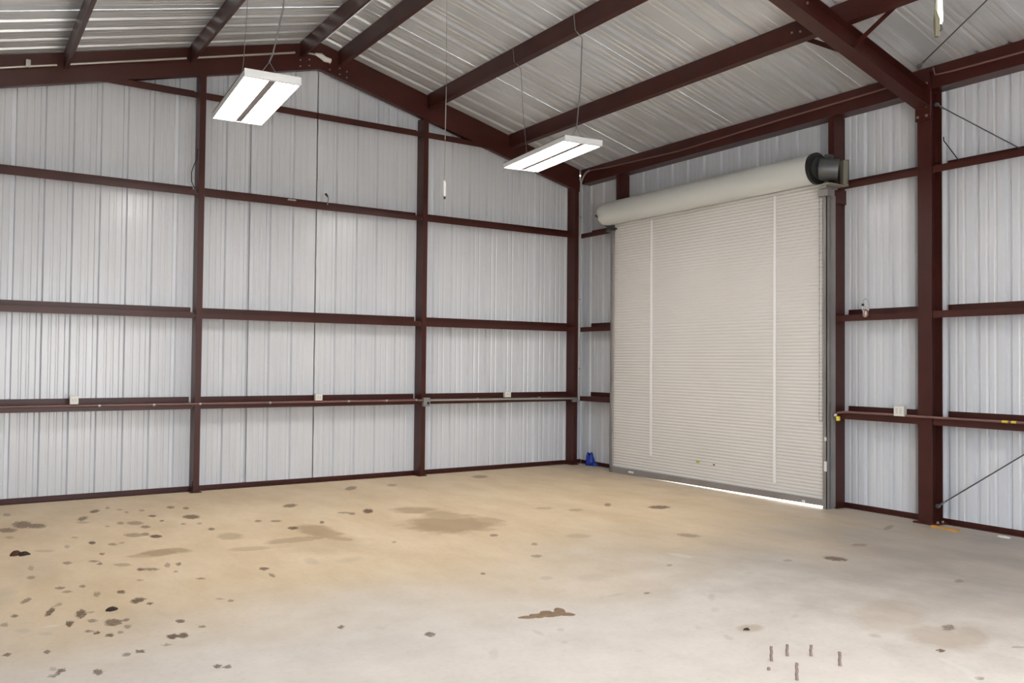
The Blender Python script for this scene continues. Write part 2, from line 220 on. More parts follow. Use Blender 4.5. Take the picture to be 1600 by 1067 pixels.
# ------------------------------------------------------------------ setting
XR, ZR, MS = -4.35, 5.79, .2545
def roofz(x): return ZR - MS * abs(x - XR)
def rafb(x): return 5.427 - MS * abs(x - XR)
YF = -11.75      # front (rear of camera) wall
XL = -8.90
import numpy as np
def build_floor():
    xs = np.arange(-9.0, .31, .026); ys = np.concatenate([np.arange(YF - .1, -8.4, .12), np.arange(-8.4, .31, .026)])
    nx, ny = len(xs), len(ys); GX, GY = np.meshgrid(xs, ys); N = nx * ny
    fld = {k: [np.zeros_like(GX), np.zeros_like(GX)] for k in range(4)}
    for (cx, cy, ang, s1, s2, a, k) in STAINS:
        s1 = max(s1, .034); s2 = max(s2, .022); t = math.radians(ang); R = max(s1, s2) * 1.7
        i0, i1 = np.searchsorted(xs, (cx - R, cx + R)); j0, j1 = np.searchsorted(ys, (cy - R, cy + R))
        if i1 <= i0 or j1 <= j0: continue
        X = GX[j0:j1, i0:i1] - cx; Y = GY[j0:j1, i0:i1] - cy
        q = np.sqrt(((X * math.cos(t) + Y * math.sin(t)) / s1) ** 2 + ((-X * math.sin(t) + Y * math.cos(t)) / s2) ** 2)
        sh = np.clip(1.62 - q, 0, 1.5); S, G = fld[k][0][j0:j1, i0:i1], fld[k][1][j0:j1, i0:i1]
        m_ = sh > S; S[m_] = sh[m_]; G[m_] = a
    co = np.zeros((N + 8, 3), 'f4'); co[:N, 0] = GX.ravel(); co[:N, 1] = GY.ravel()
    x0, x1, y0, y1 = xs[0], xs[-1], ys[0], ys[-1]
    co[N:] = [(x0, y0, -.15), (x1, y0, -.15), (x1, y1, -.15), (x0, y1, -.15), (x0, y0, 0), (x1, y0, 0), (x1, y1, 0), (x0, y1, 0)]
    idx = np.arange(N).reshape(ny, nx)
    q = np.stack([idx[:-1, :-1], idx[:-1, 1:], idx[1:, 1:], idx[1:, :-1]], -1).reshape(-1, 4)
    q = np.concatenate([q, N + np.array([(0, 3, 2, 1), (0, 1, 5, 4), (1, 2, 6, 5), (2, 3, 7, 6), (3, 0, 4, 7)])]).astype('i4')
    me = bpy.data.meshes.new('floor'); me.vertices.add(len(co)); me.vertices.foreach_set('co', co.ravel())
    me.loops.add(q.size); me.loops.foreach_set('vertex_index', q.ravel())
    me.polygons.add(len(q)); me.polygons.foreach_set('loop_start', np.arange(0, q.size, 4, dtype='i4'))
    me.update(calc_edges=True)
    for nm, (ka, kb) in (('spots', (0, 1)), ('marks', (2, 3))):
        at = me.attributes.new(nm, 'FLOAT_COLOR', 'POINT'); d = np.zeros((N + 8, 4), 'f4')
        d[:N] = np.stack([fld[ka][0].ravel(), fld[ka][1].ravel(), fld[kb][0].ravel(), fld[kb][1].ravel()], -1); at.data.foreach_set('color', d.ravel())
    me.materials.append(M_FLOOR); o = bpy.data.objects.new('floor', me); COL.objects.link(o); return o
struct(build_floor(), 'stained tan and grey concrete slab floor', 'floor')
g = MB().box((-60, -60, -.25), (60, 60, -.16)).build('ground', M_APRON); struct(g)
a = MB().box((.31, -5.4, -.15), (6, -.3, -.03)).build('trim_5', M_APRON); struct(a)
a = MB().box((-9.5, -18, -.15), (-2, YF - .11, -.01)).build('trim_6', M_APRON); struct(a)

RIBX = sorted([-4.93 + .298 * k for k in range(0, 18)] + [-4.93 - .2855 * k for k in range(1, 15)])
RIBY = [.272 - .305 * k for k in range(0, 41)]           # right wall
ROOFY = [.161 - .3045 * k for k in range(0, 41)]         # roof
def profile(ribs, s0, s1, mouth=.068, bot=.036, depth=.032, mino=.005, mw=.017):
    """sheet cross-section: flat with trapezoid ribs recessed away from the room and two low stiffeners between"""
    P = [(s0, 0.0)]
    ribs = sorted(ribs)
    feats = []
    for i, r in enumerate(ribs):
        feats.append([(r - mouth / 2, 0), (r - bot / 2, depth), (r + bot / 2, depth), (r + mouth / 2, 0)])
        if i + 1 < len(ribs):
            gap = ribs[i + 1] - r
            for q in (.38, .64):
                c = r + gap * q
                feats.append([(c - mw, 0), (c - mw * .45, mino), (c + mw * .45, mino), (c + mw, 0)])
    for f in feats:
        if f[0][0] > s0 + .002 and f[-1][0] < s1 - .002: P += f
    P.append((s1, 0.0)); return P
def sheet(ribs, s0, s1, place, e0, e1, name, material, parent, t=.002, **kw):
    """place(s, d, e) -> point;  e0/e1: functions of s giving the end coordinates"""
    P = profile(ribs, s0, s1, **kw); n = len(P); vs = []
    for off in (0, t):
        for s, d in P: vs.append(place(s, d + off, e0(s)))
        for s, d in P: vs.append(place(s, d + off, e1(s)))
    fs = []
    for i in range(n - 1):
        fs.append((i, i + 1, n + i + 1, n + i)); fs.append((2 * n + i + 1, 2 * n + i, 3 * n + i, 3 * n + i + 1))
        fs.append((i + 1, i, 2 * n + i, 2 * n + i + 1)); fs.append((n + i, n + i + 1, 3 * n + i + 1, 3 * n + i))
    fs.append((0, n, 3 * n, 2 * n)); fs.append((n - 1, 3 * n - 1, 4 * n - 1, 2 * n - 1))
    return MB().poly(vs, fs).build(name, material, parent)
def laps(ribs, lo, hi, every=3, off=0):
    c = [r for i, r in enumerate(sorted(ribs)) if i % every == off and lo + .1 < r < hi - .1]
    return [lo] + [x + .030 for x in c] + [hi]
def split_ridge(edges):
    out = []
    for i in range(len(edges) - 1): out.append((edges[i], edges[i + 1]))
    return out

# back wall (gable end)
wb = struct(empty('wall_back', (-4.35, .2, 0)))
E_ = laps(RIBX, XL, .2, 3, 1)
for i in range(len(E_) - 1):
    a0, a1 = E_[i], E_[i + 1] + (.012 if i < len(E_) - 2 else 0)
    if a0 < XR < a1:     # the sheet under the ridge is cut to both slopes
        sheet(RIBX, a0, XR, lambda s, d, e: (s, .2 + d, e), lambda s: .004, lambda s: roofz(s) - .004, 'wall_panel', M_SHEET, wb)
        sheet(RIBX, XR, a1, lambda s, d, e: (s, .2 + d, e), lambda s: .004, lambda s: roofz(s) - .004, 'wall_panel', M_SHEET, wb)
    else:
        dz = .004 * (i % 2)
        sheet(RIBX, a0, a1, lambda s, d, e: (s, .2 + d + dz, e), lambda s: .004, lambda s: roofz(s) - .004, 'wall_panel', M_SHEET, wb)
# right wall, with the door opening
DY0, DY1, DH = -.95, -4.62, 3.56
wr = struct(empty('wall_right', (.2, -5.8, 0)))
E_ = laps(RIBY, YF, .2, 3, 0)
for i in range(len(E_) - 1):
    a0, a1 = E_[i], E_[i + 1] + (.012 if i < len(E_) - 2 else 0); dz = .004 * (i % 2)
    cuts = sorted({a0, a1, *[c for c in (DY0, DY1) if a0 < c < a1]})
    for c0, c1 in zip(cuts, cuts[1:]):
        bot = DH if DY1 <= (c0 + c1) / 2 <= DY0 else .004
        sheet(RIBY, c0, c1, lambda s, d, e: (.2 + d + dz, s, e), lambda s: bot, lambda s: roofz(.2) + .003, 'wall_panel', M_SHEET, wr)
struct(MB().box((.2005, .2005, 0), (.25, .25, roofz(.2) + .02)).build('trim_1', M_SHEET))
struct(MB().box((.2, YF, roofz(.2) - .03), (.206, .2, roofz(.2) + .05)).build('trim_3', M_SHEET))
struct(MB().box((XL - .006, YF, roofz(XL) - .03), (XL, .2, roofz(XL) + .05)).build('trim_4', M_SHEET))
struct(MB().box((XL - .06, .2005, 0), (XL - .0005, .26, roofz(XL) - .01)).build('trim_2', M_SHEET))
# left wall (beyond the frame)
wl = struct(empty('wall_left', (XL, -5.8, 0)))
for i in range(len(E_) - 1):
    dz = .004 * (i % 2); sheet(RIBY, E_[i], E_[i + 1] + (.012 if i < len(E_) - 2 else 0), lambda s, d, e: (XL - d - dz, s, e), lambda s: .004, lambda s: roofz(XL) - .01, 'wall_panel', M_SHEET, wl)
# front wall behind the camera, with its big doorway standing open
wf = struct(empty('wall_front', (-4.35, YF, 0)))
OX0, OX1, OH = -8.45, -4.45, 3.35
E_ = laps(RIBX, XL, .2, 3, 1)
for i in range(len(E_) - 1):
    dz = .004 * (i % 2); cuts = sorted({E_[i], E_[i + 1] + (.012 if i < len(E_) - 2 else 0), *[c for c in (OX0, OX1, XR) if E_[i] < c < E_[i + 1] - .002]})
    for c0, c1 in zip(cuts, cuts[1:]):
        bot = OH if OX0 <= (c0 + c1) / 2 <= OX1 else .004
        sheet(RIBX, c0, c1, lambda s, d, e: (s, YF - d - dz, e), lambda s: bot, lambda s: roofz(s) - .004, 'wall_panel', M_SHEET, wf)
# roof
rf = struct(empty('ceiling', (XR, -5.8, ZR)))
NX = MS / math.hypot(1, MS); NZ = 1 / math.hypot(1, MS)
E_ = laps(ROOFY, YF - .15, .32, 3, 2)
for i in range(len(E_) - 1):
    y0, y1 = E_[i], E_[i + 1] + (.012 if i < len(E_) - 2 else 0); dz = .004 * (i % 2)
    sheet(ROOFY, y0, y1, lambda s, d, e: (e + (d + dz) * NX, s, roofz(e) + (d + dz) * NZ), lambda s: XR + .03, lambda s: .36, 'roof_panel', M_ROOF, rf, mouth=.080, bot=.040, depth=.046, mino=.005, mw=.022)
    sheet(ROOFY, y0, y1, lambda s, d, e: (e - (d + dz) * NX, s, roofz(e) + (d + dz) * NZ), lambda s: XR - .03, lambda s: XL - .16, 'roof_panel', M_ROOF, rf, mouth=.080, bot=.040, depth=.046, mino=.005, mw=.022)
rc = MB().prism([(-.22, -.22 * MS + .034), (0, .034), (.22, -.22 * MS + .034), (.22, -.22 * MS + .037), (0, .037), (-.22, -.22 * MS + .037)],
                (XR, .32, ZR), (1, 0, 0), (0, 0, 1), (0, -1, 0), 12.2).build('ridge_cap', M_STRIP, rf)
# base channels along the walls
bb = MB().prism([(0, 0), (.075, 0), (.075, .004), (.004, .004), (.004, .058), (0, .058)], (XL, .197, 0), (0, -1, 0), (0, 0, 1), (1, 0, 0), -XL + .19).build('baseboard_back', M_RED); struct(bb)
m1 = MB()
for y0, y1 in ((.19, -.86), (-4.642, YF)):
    m1.prism([(0, 0), (.075, 0), (.075, .004), (.004, .004), (.004, .05), (0, .05)], (.197, y0, 0), (-1, 0, 0), (0, 0, 1), (0, -1, 0), y0 - y1)
struct(m1.build('baseboard_right', M_RED))
struct(MB().prism([(0, 0), (.075, 0), (.075, .004), (.004, .004), (.004, .05), (0, .05)], (XL + .003, .19, 0), (1, 0, 0), (0, 0, 1), (0, -1, 0), .19 - YF).build('baseboard_left', M_RED))
df = MB().box((OX0 - .1, YF + .0, 0), (OX0, YF + .12, OH)).box((OX1, YF + .0, 0), (OX1 + .1, YF + .12, OH)).box((OX0 - .1, YF, OH), (OX1 + .1, YF + .12, OH + .1)).build('trim_7', M_RED); struct(df)

# ------------------------------------------------------------------ steel frame
def bolt(parent, p, axis, r=.014, h=.012):
    p = Vector(p); return MB().tube([p, p + Vector(axis) * h], r, 6).build('bolt', M_BOLT, parent)
def plate_c(x0, label):      # back wall post: channel with its web to the left
    top = rafb(x0 + .035) + .02
    o = MB().prism(cee(.205, .071, .018, .004), (x0, -.003, 0), (1, 0, 0), (0, 1, 0), (0, 0, 1), top).build('steel_column', M_RED, loc=(x0 + .035, .1, 0))
    tag(o, label, 'column', 'channel posts of the back wall')
    MB().box((x0 - .03, -.02, 0), (x0 + .095, .19, .012)).build('base_plate', M_RED, o)
    MB().box((x0 - .006, .02, 0), (x0 - .0005, .15, .14)).build('clip_angle', M_RED, o)
    return o
c1 = plate_c(-5.858, 'dark red steel post left of centre on the back wall, below the left hanging light')
c2 = plate_c(-2.808, 'dark red steel post right of centre on the back wall, carrying a small junction box')
for z in (1.04, 2.13, 3.61):
    bolt(c1, (-5.86, .03, z), (-1, 0, 0), .010, .008); bolt(c2, (-2.81, .03, z), (-1, 0, 0), .010, .008)
cc = MB().prism(cee(.20, .072, .018, .004), (-.112, -.003, 0), (1, 0, 0), (0, 1, 0), (0, 0, 1), 4.62).build('steel_column', M_RED, loc=(-.07, .1, 0))
tag(cc, 'dark red steel post standing in the corner between back wall and door wall', 'column')
MB().box((-.15, -.02, 0), (-.02, .17, .012)).build('base_plate', M_RED, cc)
# corner post at the far left end of the back wall (out of the frame)
def icol(x_in, x_out, y0, y1, ztop, label):
    t = .008; s = 1 if x_out > x_in else -1; ym = (y0 + y1) / 2
    o = MB().box((x_in, y0, .012), (x_in + s * t, y1, ztop)).box((x_out - s * t, y0, .012), (x_out, y1, ztop)).box((x_in + s * t, ym - .004, .012), (x_out - s * t, ym + .004, ztop)).build('steel_column', M_RED, loc=((x_in + x_out) / 2, ym, 0))
    tag(o, label, 'column')
    MB().box((x_in - s * .05, y0 + .03, 0), (x_out, y1 - .06, .014)).build('base_plate', M_RED, o)
    for yy in (y1 - .035, y0 - .0):
        for xx in (.04, .13): bolt(o, (x_in + s * xx, yy if yy < y0 else y1 - .03, .014), (0, 0, 1), .014, .02)
    return o
mc = icol(-.005, .19, -5.64, -5.79, 4.55, 'wide dark red I-beam column right of the roll-up door, bolted to the sloping roof beam')
ml = icol(-8.695, XL + .01, -5.64, -5.79, 4.55, 'dark red I-beam column on the left wall beside the camera')
# end plate and knee bolts of the main column
MB().box((-.035, -5.635, 4.13), (-.007, -5.795, 4.62)).build('end_plate', M_RED, mc)
for p in [(-.036, -5.665, 4.17), (-.036, -5.76, 4.17), (-.036, -5.76, 4.27), (-.036, -5.665, 4.52), (-.036, -5.76, 4.50)]:
    bolt(mc, p, (-1, 0, 0), .015, .014)
# rafters
def rafter_i(sgn, label):    # bolted main roof beam: I-section following the slope
    xs = (-.036, XR) if sgn > 0 else (-8.664, XR)
    o = None; mb = MB(); t = .009
    def rb(x): return 5.355 - MS * abs(x - XR)
    def slab(y0, y1, d0, d1):
        x0, x1 = xs
        return [(x0, y0, rb(x0) + d0), (x1, y0, rb(x1) + d0), (x1, y1, rb(x1) + d0), (x0, y1, rb(x0) + d0), (x0, y0, rb(x0) + d1), (x1, y0, rb(x1) + d1), (x1, y1, rb(x1) + d1), (x0, y1, rb(x0) + d1)]
    mb.hexa(slab(-5.79, -5.64, 0, t)); mb.hexa(slab(-5.79, -5.64, .205, .205 + t)); mb.hexa(slab(-5.719, -5.711, t, .205))
    o = mb.build('roof_beam', M_RED, loc=((xs[0] + xs[1]) / 2, -5.715, rb(sum(xs) / 2))); tag(o, label, 'beam')
    for x in (-1.9, -3.2) if sgn > 0 else (-6.8, -5.5):
        for dz in (.05, .16): bolt(o, (x, -5.72, rb(x) + dz), (0, -1, 0), .013, .010)
    return o
r1 = rafter_i(1, 'heavy dark red roof beam sloping up from the wide column right of the door')
r2 = rafter_i(-1, 'heavy dark red roof beam over the left half of the building')
def rafter_c(sgn, label):
    x0, x1 = (-.02, XR) if sgn > 0 else (-8.68, XR)
    def q(x, y, dz): return (x, y, rafb(x) + dz)
    mb = MB(); D = .352
    def slab(y0, y1, d0, d1):
        return [q(x0, y0, d0), q(x1, y0, d0), q(x1, y1, d0), q(x0, y1, d0), q(x0, y0, d1), q(x1, y0, d1), q(x1, y1, d1), q(x0, y1, d1)]
    mb.hexa(slab(-.002, .005, 0, .175)); mb.hexa(slab(.005, .075, 0, .005)); mb.hexa(slab(.005, .075, .170, .175)); mb.hexa(slab(.07, .075, .005, .02))
    o = mb.build('end_rafter', M_RED, loc=((x0 + x1) / 2, 0, rafb((x0 + x1) / 2))); tag(o, label, 'rafter')
    MB().hexa(slab(.012, .018, .176, D)).build('rake_angle', M_RED, o)
    for xb in ((-4.22, -4.08, -3.98) if sgn > 0 else (-4.5, -4.62)):
        for dz in (.05, .13): bolt(o, (xb, -.002, rafb(xb) + dz), (0, -1, 0), .010, .008)
    return o
e1 = rafter_c(1, 'dark red rafter against the back wall, right slope of the gable')
e2 = rafter_c(-1, 'dark red rafter against the back wall, left slope of the gable, with conduit along it')
# purlins
def purlin(xw, f, label):
    d = .2; t = .004; top = roofz(xw) - .004; sl = -MS if xw > XR else MS
    P = cee(d, f, .015, t)
    P = [(u, v - d + sl * u) for u, v in P]
    o = MB().prism(P, (xw, -.004, top), (1, 0, 0), (0, 0, 1), (0, -1, 0), -YF - .02).build('roof_purlin', M_RED, loc=(xw + .03, -5.8, top - d))
    tag(o, label, 'purlin', 'roof purlins running the length of the building'); return o
p1 = purlin(-4.10, .055, 'dark red roof purlin just right of the ridge')
p2 = purlin(-2.76, .07, 'dark red roof purlin halfway down the right slope, carrying the right light wires')
p3 = purlin(-1.375, .065, 'lowest dark red roof purlin of the right slope, meeting the heavy beam')
p4 = purlin(-4.63, .045, 'dark red roof purlin just left of the ridge')
p5 = purlin(-5.99, .045, 'dark red roof purlin on the left slope above the left hanging light')
p6 = purlin(-7.33, .045, 'leftmost dark red roof purlin in the top left corner')
def strut(xw, s, label):
    top = roofz(xw) - .004
    mb = MB().prism([(0, 0), (.19, 0), (.19, .005), (.005, .005), (.005, .225), (.19, .225), (.19, .23), (0, .23)], (xw, -.004, top - .235), (s, 0, 0), (0, 0, 1), (0, -1, 0), -YF - .03)
    o = mb.build('eave_strut', M_RED, loc=(xw, -5.8, top - .235)); return tag(o, label, 'strut')
es = strut(-.0, 1, 'dark red eave strut along the top of the door wall under the roof edge')
strut(-8.70, -1, 'dark red eave strut along the top of the left wall')
# flange braces at the heavy beam
def bar(p, q, w, t, name, material, parent=None):
    p, q = Vector(p), Vector(q); d = (q - p).normalized(); sx = Vector((1, 0, 0)); n = d.cross(sx).normalized()
    return MB().prism([(-w / 2, 0), (w / 2, 0), (w / 2, t), (-w / 2, t)], p, n, sx, d, (q - p).length).build(name, material, parent)
br1 = bar((-1.30, -5.22, 4.865), (-1.30, -5.66, 4.60), .045, .006, 'flange_brace', M_RED); tag(br1, 'short dark red flange brace on the far side of the heavy beam', 'brace', 'flange braces')
br2 = bar((-1.30, -6.25, 4.865), (-1.30, -5.77, 4.60), .045, .006, 'flange_brace', M_RED); tag(br2, 'short dark red flange brace on the near side of the heavy beam, top right', 'brace', 'flange braces')
for p in ((-1.305, -5.15, 4.9), (-1.305, -5.25, 4.88)): bolt(p3, (p[0] - .075, p[1], p[2] + .02), (-1, 0, 0), .012, .01)
# girts
def girt_back(x0, x1, z, label, grp='back wall girts'):
    o = MB().prism(zee(.192, .07), (x0, .0, z), (0, 1, 0), (0, 0, 1), (1, 0, 0), x1 - x0 - .02, .0).build('wall_girt', M_RED, loc=((x0 + x1) / 2, .1, z - .07))
    tag(o, label, 'girt', grp); return o
def girt_right(y0, y1, z, label, notch=.05, grp='door wall girts'):
    L = y0 - y1
    mb = MB()
    mb.box((0, y0, z - .07), (.004, y1, z)); mb.box((.0, y0, z - .002), (.196, y1, z + .002)); mb.box((.192, y0 - notch, z), (.196, y1 + .002, z + .07))
    o = mb.build('wall_girt', M_RED, loc=(.1, (y0 + y1) / 2, z - .07)); tag(o, label, 'girt', grp); return o
BZ = {1: (1.075, 'first'), 2: (2.165, 'second'), 3: (3.648, 'third')}
names = {1: 'at waist height', 2: 'above head height', 3: 'at the height of the door roll'}
for k in (1, 2, 3):
    z = BZ[k][0]; nm = BZ[k][1]
    girt_back(-8.68, -5.862, z, f'{nm}-from-floor dark red girt on the back wall, left bay')
    girt_back(-5.785, -2.812, z, f'{nm}-from-floor dark red girt on the back wall, middle bay')
    girt_back(-2.735, -.095, z, f'{nm}-from-floor dark red girt on the back wall, right bay by the corner')
    girt_right(-.02, -.94, z, f'{nm}-from-floor short dark red girt between corner post and roll-up door', .03)
    girt_right(-4.645, -5.64, z, f'{nm}-from-floor dark red girt between roll-up door and wide column')
    girt_right(-5.80, YF + .02, z, f'{nm}-from-floor dark red girt right of the wide column')
girt_back(-6.97, -5.862, 4.832, 'topmost dark red girt on the back wall, left of the left post')
girt_back(-5.785, -2.812, 4.832, 'topmost dark red girt on the back wall, in the middle bay behind the hanging light')
girt_back(-2.735, -1.72, 4.832, 'topmost dark red girt on the back wall, short piece right of the right post')
# door jambs
def jamb(y0, y1, label):
    mb = MB(); top = 4.44
    mb.box((0, y0, 0), (.004, y1, top)); mb.box((.0, y1, 0), (.199, y1 + .004, top)); mb.box((.0, y0, 0), (.199, y0 - .004, top)); mb.box((.195, y1, 0), (.199, y1 + .02, top))
    o = mb.build('door_post', M_RED, loc=(.08, (y0 + y1) / 2, 0)); tag(o, label, 'post'); return o
jamb(-.865, -.935, 'dark red post behind the left edge of the roll-up door, showing above the roll')
jr = jamb(-4.565, -4.640, 'dark red post along the right edge of the roll-up door')
MB().box((-.02, -4.60, 0), (.14, -4.70, .010)).build('base_plate', M_RED, jr)

# ------------------------------------------------------------------ roll-up door
YA, YB = -.985, -4.632
door = struct(empty('door_1', (-.12, (YA + YB) / 2, 0)), 'off-white corrugated roll-up door in the right wall', 'door')
DC = (-.285, 3.80); DR = .168       # drum axis and radius
prof = []; pitch = .0403; z = .085; xb = -.125
while z < 3.66:
    for k in range(6):
        zz = z + pitch * k / 6
        prof.append((xb - .0060 * (.5 - .5 * math.cos(2 * math.pi * k / 6)) ** .8, zz))
    z += pitch
nP = len(prof); mb = MB()
vs = [(x, YA, zz) for x, zz in prof] + [(x, YB, zz) for x, zz in prof] + [(x + .012, YA, zz) for x, zz in prof] + [(x + .012, YB, zz) for x, zz in prof]
fs = []
for i in range(nP - 1):
    fs.append((i, i + 1, nP + i + 1, nP + i)); fs.append((3 * nP + i, 3 * nP + i + 1, 2 * nP + i + 1, 2 * nP + i))
    fs.append((i + 1, i, 2 * nP + i, 2 * nP + i + 1)); fs.append((nP + i, nP + i + 1, 3 * nP + i + 1, 3 * nP + i))
mb.poly(vs, fs, False); mb.build('curtain', M_CURT, door)
# drum with the wound curtain
N = 48; mb = MB(); y0, y1 = -.925, -4.605
ys = [y0 + .012, y0 - .0, y0 - .03, y1 + .02, y1]; rs = [DR * .55, DR * .93, DR, DR, DR * .985]
mb.tube([(DC[0], y, DC[1]) for y in (y0, y0 - .012, y0 - .04, y0 - .09, y1 + .01, y1)], [DR * .80, DR * .92, DR * .98, DR, DR, DR * .985], N)
mb.build('drum', M_DRUM, door)
MB().tube([(DC[0], y1 + .004, DC[1]), (DC[0], y1 - .035, DC[1])], DR * 1.06, 40).build('drum_end_ring', M_DARK, door)
dd = MB().tube([(DC[0], y1 - .03, DC[1]), (DC[0], y1 - .05, DC[1])], DR * .72, 32).build('chain_wheel', M_GREYB, door)
MB().tube([(DC[0], y0 + .06, DC[1]), (DC[0], y0 - .01, DC[1])], .02, 12).build('axle', M_DARK, door)
MB().tube([(DC[0], y1 - .01, DC[1]), (DC[0], y1 - .17, DC[1])], .03, 12).build('axle', M_DARK, door)
# tension housing + right bracket
MB().tube([(DC[0] + .02, y1 - .05, DC[1] - .01), (DC[0] + .05, y1 - .11, DC[1] - .015), (DC[0] + .12, y1 - .21, DC[1] - .03)], [.125, .13, .115], 20).build('gear_housing', M_GREYB, door)
MB().tube([(DC[0] + .06, y1 - .09, DC[1] + .125), (DC[0] + .06, y1 - .17, DC[1] + .10)], .035, 10).build('housing_lug', M_GREYB, door)
rb_ = MB().box((-.095, y1 - .215, 3.62), (-.006, y1 - .23, 3.885)).box((-.02, y1 - .13, 3.60), (-.006, y1 - .23, 3.90)).box((-.30, y1 - .06, 3.60), (-.01, y1 - .20, 3.615)).build('mounting_bracket', M_BEIGE, door)
MB().box((-.26, y1 - .01, 3.575), (-.05, y1 - .12, 3.60)).build('guide_stop', M_GALV, door)
MB().box((-.20, y1 + .03, 3.50), (-.08, y1 - .10, 3.575)).build('guide_head', M_GUIDE, door)
# left bracket
MB().prism([(0, 0), (.02, 0), (.02, .02), (0, .02)], (-.20, -.70, 3.90), (0, 1, 0), (1, 0, 0), Vector((0, -.22, -.26)).normalized(), .34) and MB().tube([(-.46, -.955, 3.765), (-.25, -.985, 3.595), (-.20, -1.07, 3.575)], .012, 8).tube([(-.465, -.95, 3.775), (-.455, -.955, 3.755)], .019, 8).build('bracket_arm', M_DARK, door)
MB().box((-.24, -.935, 3.57), (-.02, -.950, 3.66)).box((-.20, -.86, 3.565), (-.02, -1.00, 3.585)).build('mounting_bracket', M_GREYB, door)
MB().tube([(-.16, -.93, 3.60), (-.16, -1.06, 3.59)], .012, 8).build('guide_pin', M_DARK, door)
hd = MB().box((-.085, -.93, 3.44), (.198, -4.66, 3.60)).build('door_header', M_RED, door)
# guides
MB().box((-.165, YA + .045, 0), (-.095, YA + .035, 3.58)).box((-.165, YA + .045, 0), (-.155, YA - .012, 3.58)).box((-.105, YA + .045, 0), (-.002, YA - .01, 3.58)).build('side_guide', M_GUIDE, door)
MB().box((-.160, YB - .030, 0), (-.095, YB - .022, 3.52)).box((-.160, YB - .030, 0), (-.152, YB + .022, 3.52)).box((-.105, YB - .030, 0), (-.002, YB + .01, 3.52)).build('side_guide', M_GUIDE, door)
MB().box((-.166, YB - .005, .76), (-.160, YB - .034, .80)).build('white_tab', M_PLAST, door)
MB().box((-.166, YB + .000, .42), (-.160, YB - .034, .53)).build('white_label', M_PLAST, door)
for y, zb in ((-1.79, .32), (-3.925, .20)):
    MB().box((-.139, y - .019, zb), (-.132, y + .019, 3.62)).build('fastening_strip', M_STRIP, door)
# bottom bar: its lower edge lifts towards the right, leaving the gap of daylight
def zbot(y): return max(.0, (-1.9 - y) * .011)
mb = MB()
mb.hexa([(-.165, YA, .002), (-.10, YA, .002), (-.10, YB, zbot(YB)), (-.165, YB, zbot(YB)), (-.165, YA, .085), (-.10, YA, .085), (-.10, YB, .098), (-.165, YB, .098)])
bo = mb.build('bottom_bar', M_GUIDE, door)
for y in (-1.42, -4.36): MB().box((-.172, y - .05 if y > -2 else y - .02, .035), (-.164, y + .05 if y > -2 else y + .02, .062)).build('bar_fitting', M_PLAST, bo)
# hand chain loop
ch = MB()
for k in range(64):
    t = k / 64; z = 3.62 - t * 2.62
    ch.tube([(-.19, YB + .045, z), (-.19, YB + .045, z - .034)], .0045 if k % 2 else .006, 5); ch.tube([(-.19, YB + .005, z), (-.19, YB + .005, z - .034)], .0045 if k % 2 else .006, 5)
ch.tube([(-.19, YB + .045, 1.0), (-.19, YB + .04, .975), (-.19, YB + .012, .975), (-.19, YB + .005, 1.0)], .006, 6)
ch.build('hand_chain', M_GALV, door)
MB().box((-.1385, -2.66, .31), (-.1355, -2.72, .345)).build('green_paint_mark', M_GREEN, door)
MB().box((-.1385, -2.955, .305), (-.1355, -2.985, .325)).build('dark_paint_mark', M_GREYB, door)

# ------------------------------------------------------------------ hanging lights
def fixture(cx, cy, cz, rot, label, grp, wires):
    t = empty('hanging_light', (cx, cy, cz)); tag(t, label, 'light', grp)
    W, L, H = .465, 1.38, .045
    Rm = Matrix.Rotation(rot, 4, 'Z'); T = Matrix.Translation((cx, cy, cz)) @ Rm
    def put(mb, name, material, parent=t):
        mb.v = [tuple(T @ Vector(p)) for p in mb.v]; return mb.build(name, material, parent)
    hs = put(MB().box((-W / 2, -L / 2, .012), (W / 2, L / 2, H)).box((-W / 2, -L / 2, -.012), (-W / 2 + .006, L / 2, .012)).box((W / 2 - .006, -L / 2, -.012), (W / 2, L / 2, .012)), 'housing', M_LIGHTW)
    put(MB().box((-W / 2, -L / 2 - .03, -.015), (W / 2, -L / 2, H + .004)), 'end_cap', M_LIGHTW)
    put(MB().box((-W / 2, L / 2, -.015), (W / 2, L / 2 + .03, H + .004)), 'end_cap', M_LIGHTW)
    for s in (-1, 1):
        ln = put(MB().prism([(.015, 0), (W / 2 - .008, 0), (W / 2 - .03, -.012), (.03, -.012)] if s > 0 else [(-W / 2 + .008, 0), (-.015, 0), (-.03, -.012), (-W / 2 + .03, -.012)], (0, -L / 2 + .05, .008), (1, 0, 0), (0, 0, 1), (0, 1, 0), L - .06), 'lens', M_LENS)
        put(MB().box((s * .118 - .005, -L / 2 + .10, -.0065), (s * .118 + .005, L / 2 - .35, -.0045)), 'lens_groove', M_LENS2, ln)
    put(MB().box((-.028, -L / 2, -.016), (.028, L / 2 - .02, .012)), 'centre_channel', M_LIGHTC)
    put(MB().box((-W / 2 - .004, -L / 2 - .02, H - .006), (-W / 2, L / 2 + .02, H)).box((W / 2, -L / 2 - .02, H - .006), (W / 2 + .004, L / 2 + .02, H)), 'edge_shade', M_EDGE)  # dark strips: shadow along the fixture edges put in as colour
    for (dy, path, r) in wires:
        hk = put(MB().tube([(-.09, dy, H), (0, dy, H + .14), (.09, dy, H)], .004, 6), 'hanger_hook', M_WIRE)
        top = T @ Vector((0, dy, H + .14))
        MB().tube([tuple(top)] + path, r, 6).build('hanger_wire', M_WIRE, t)
    return t
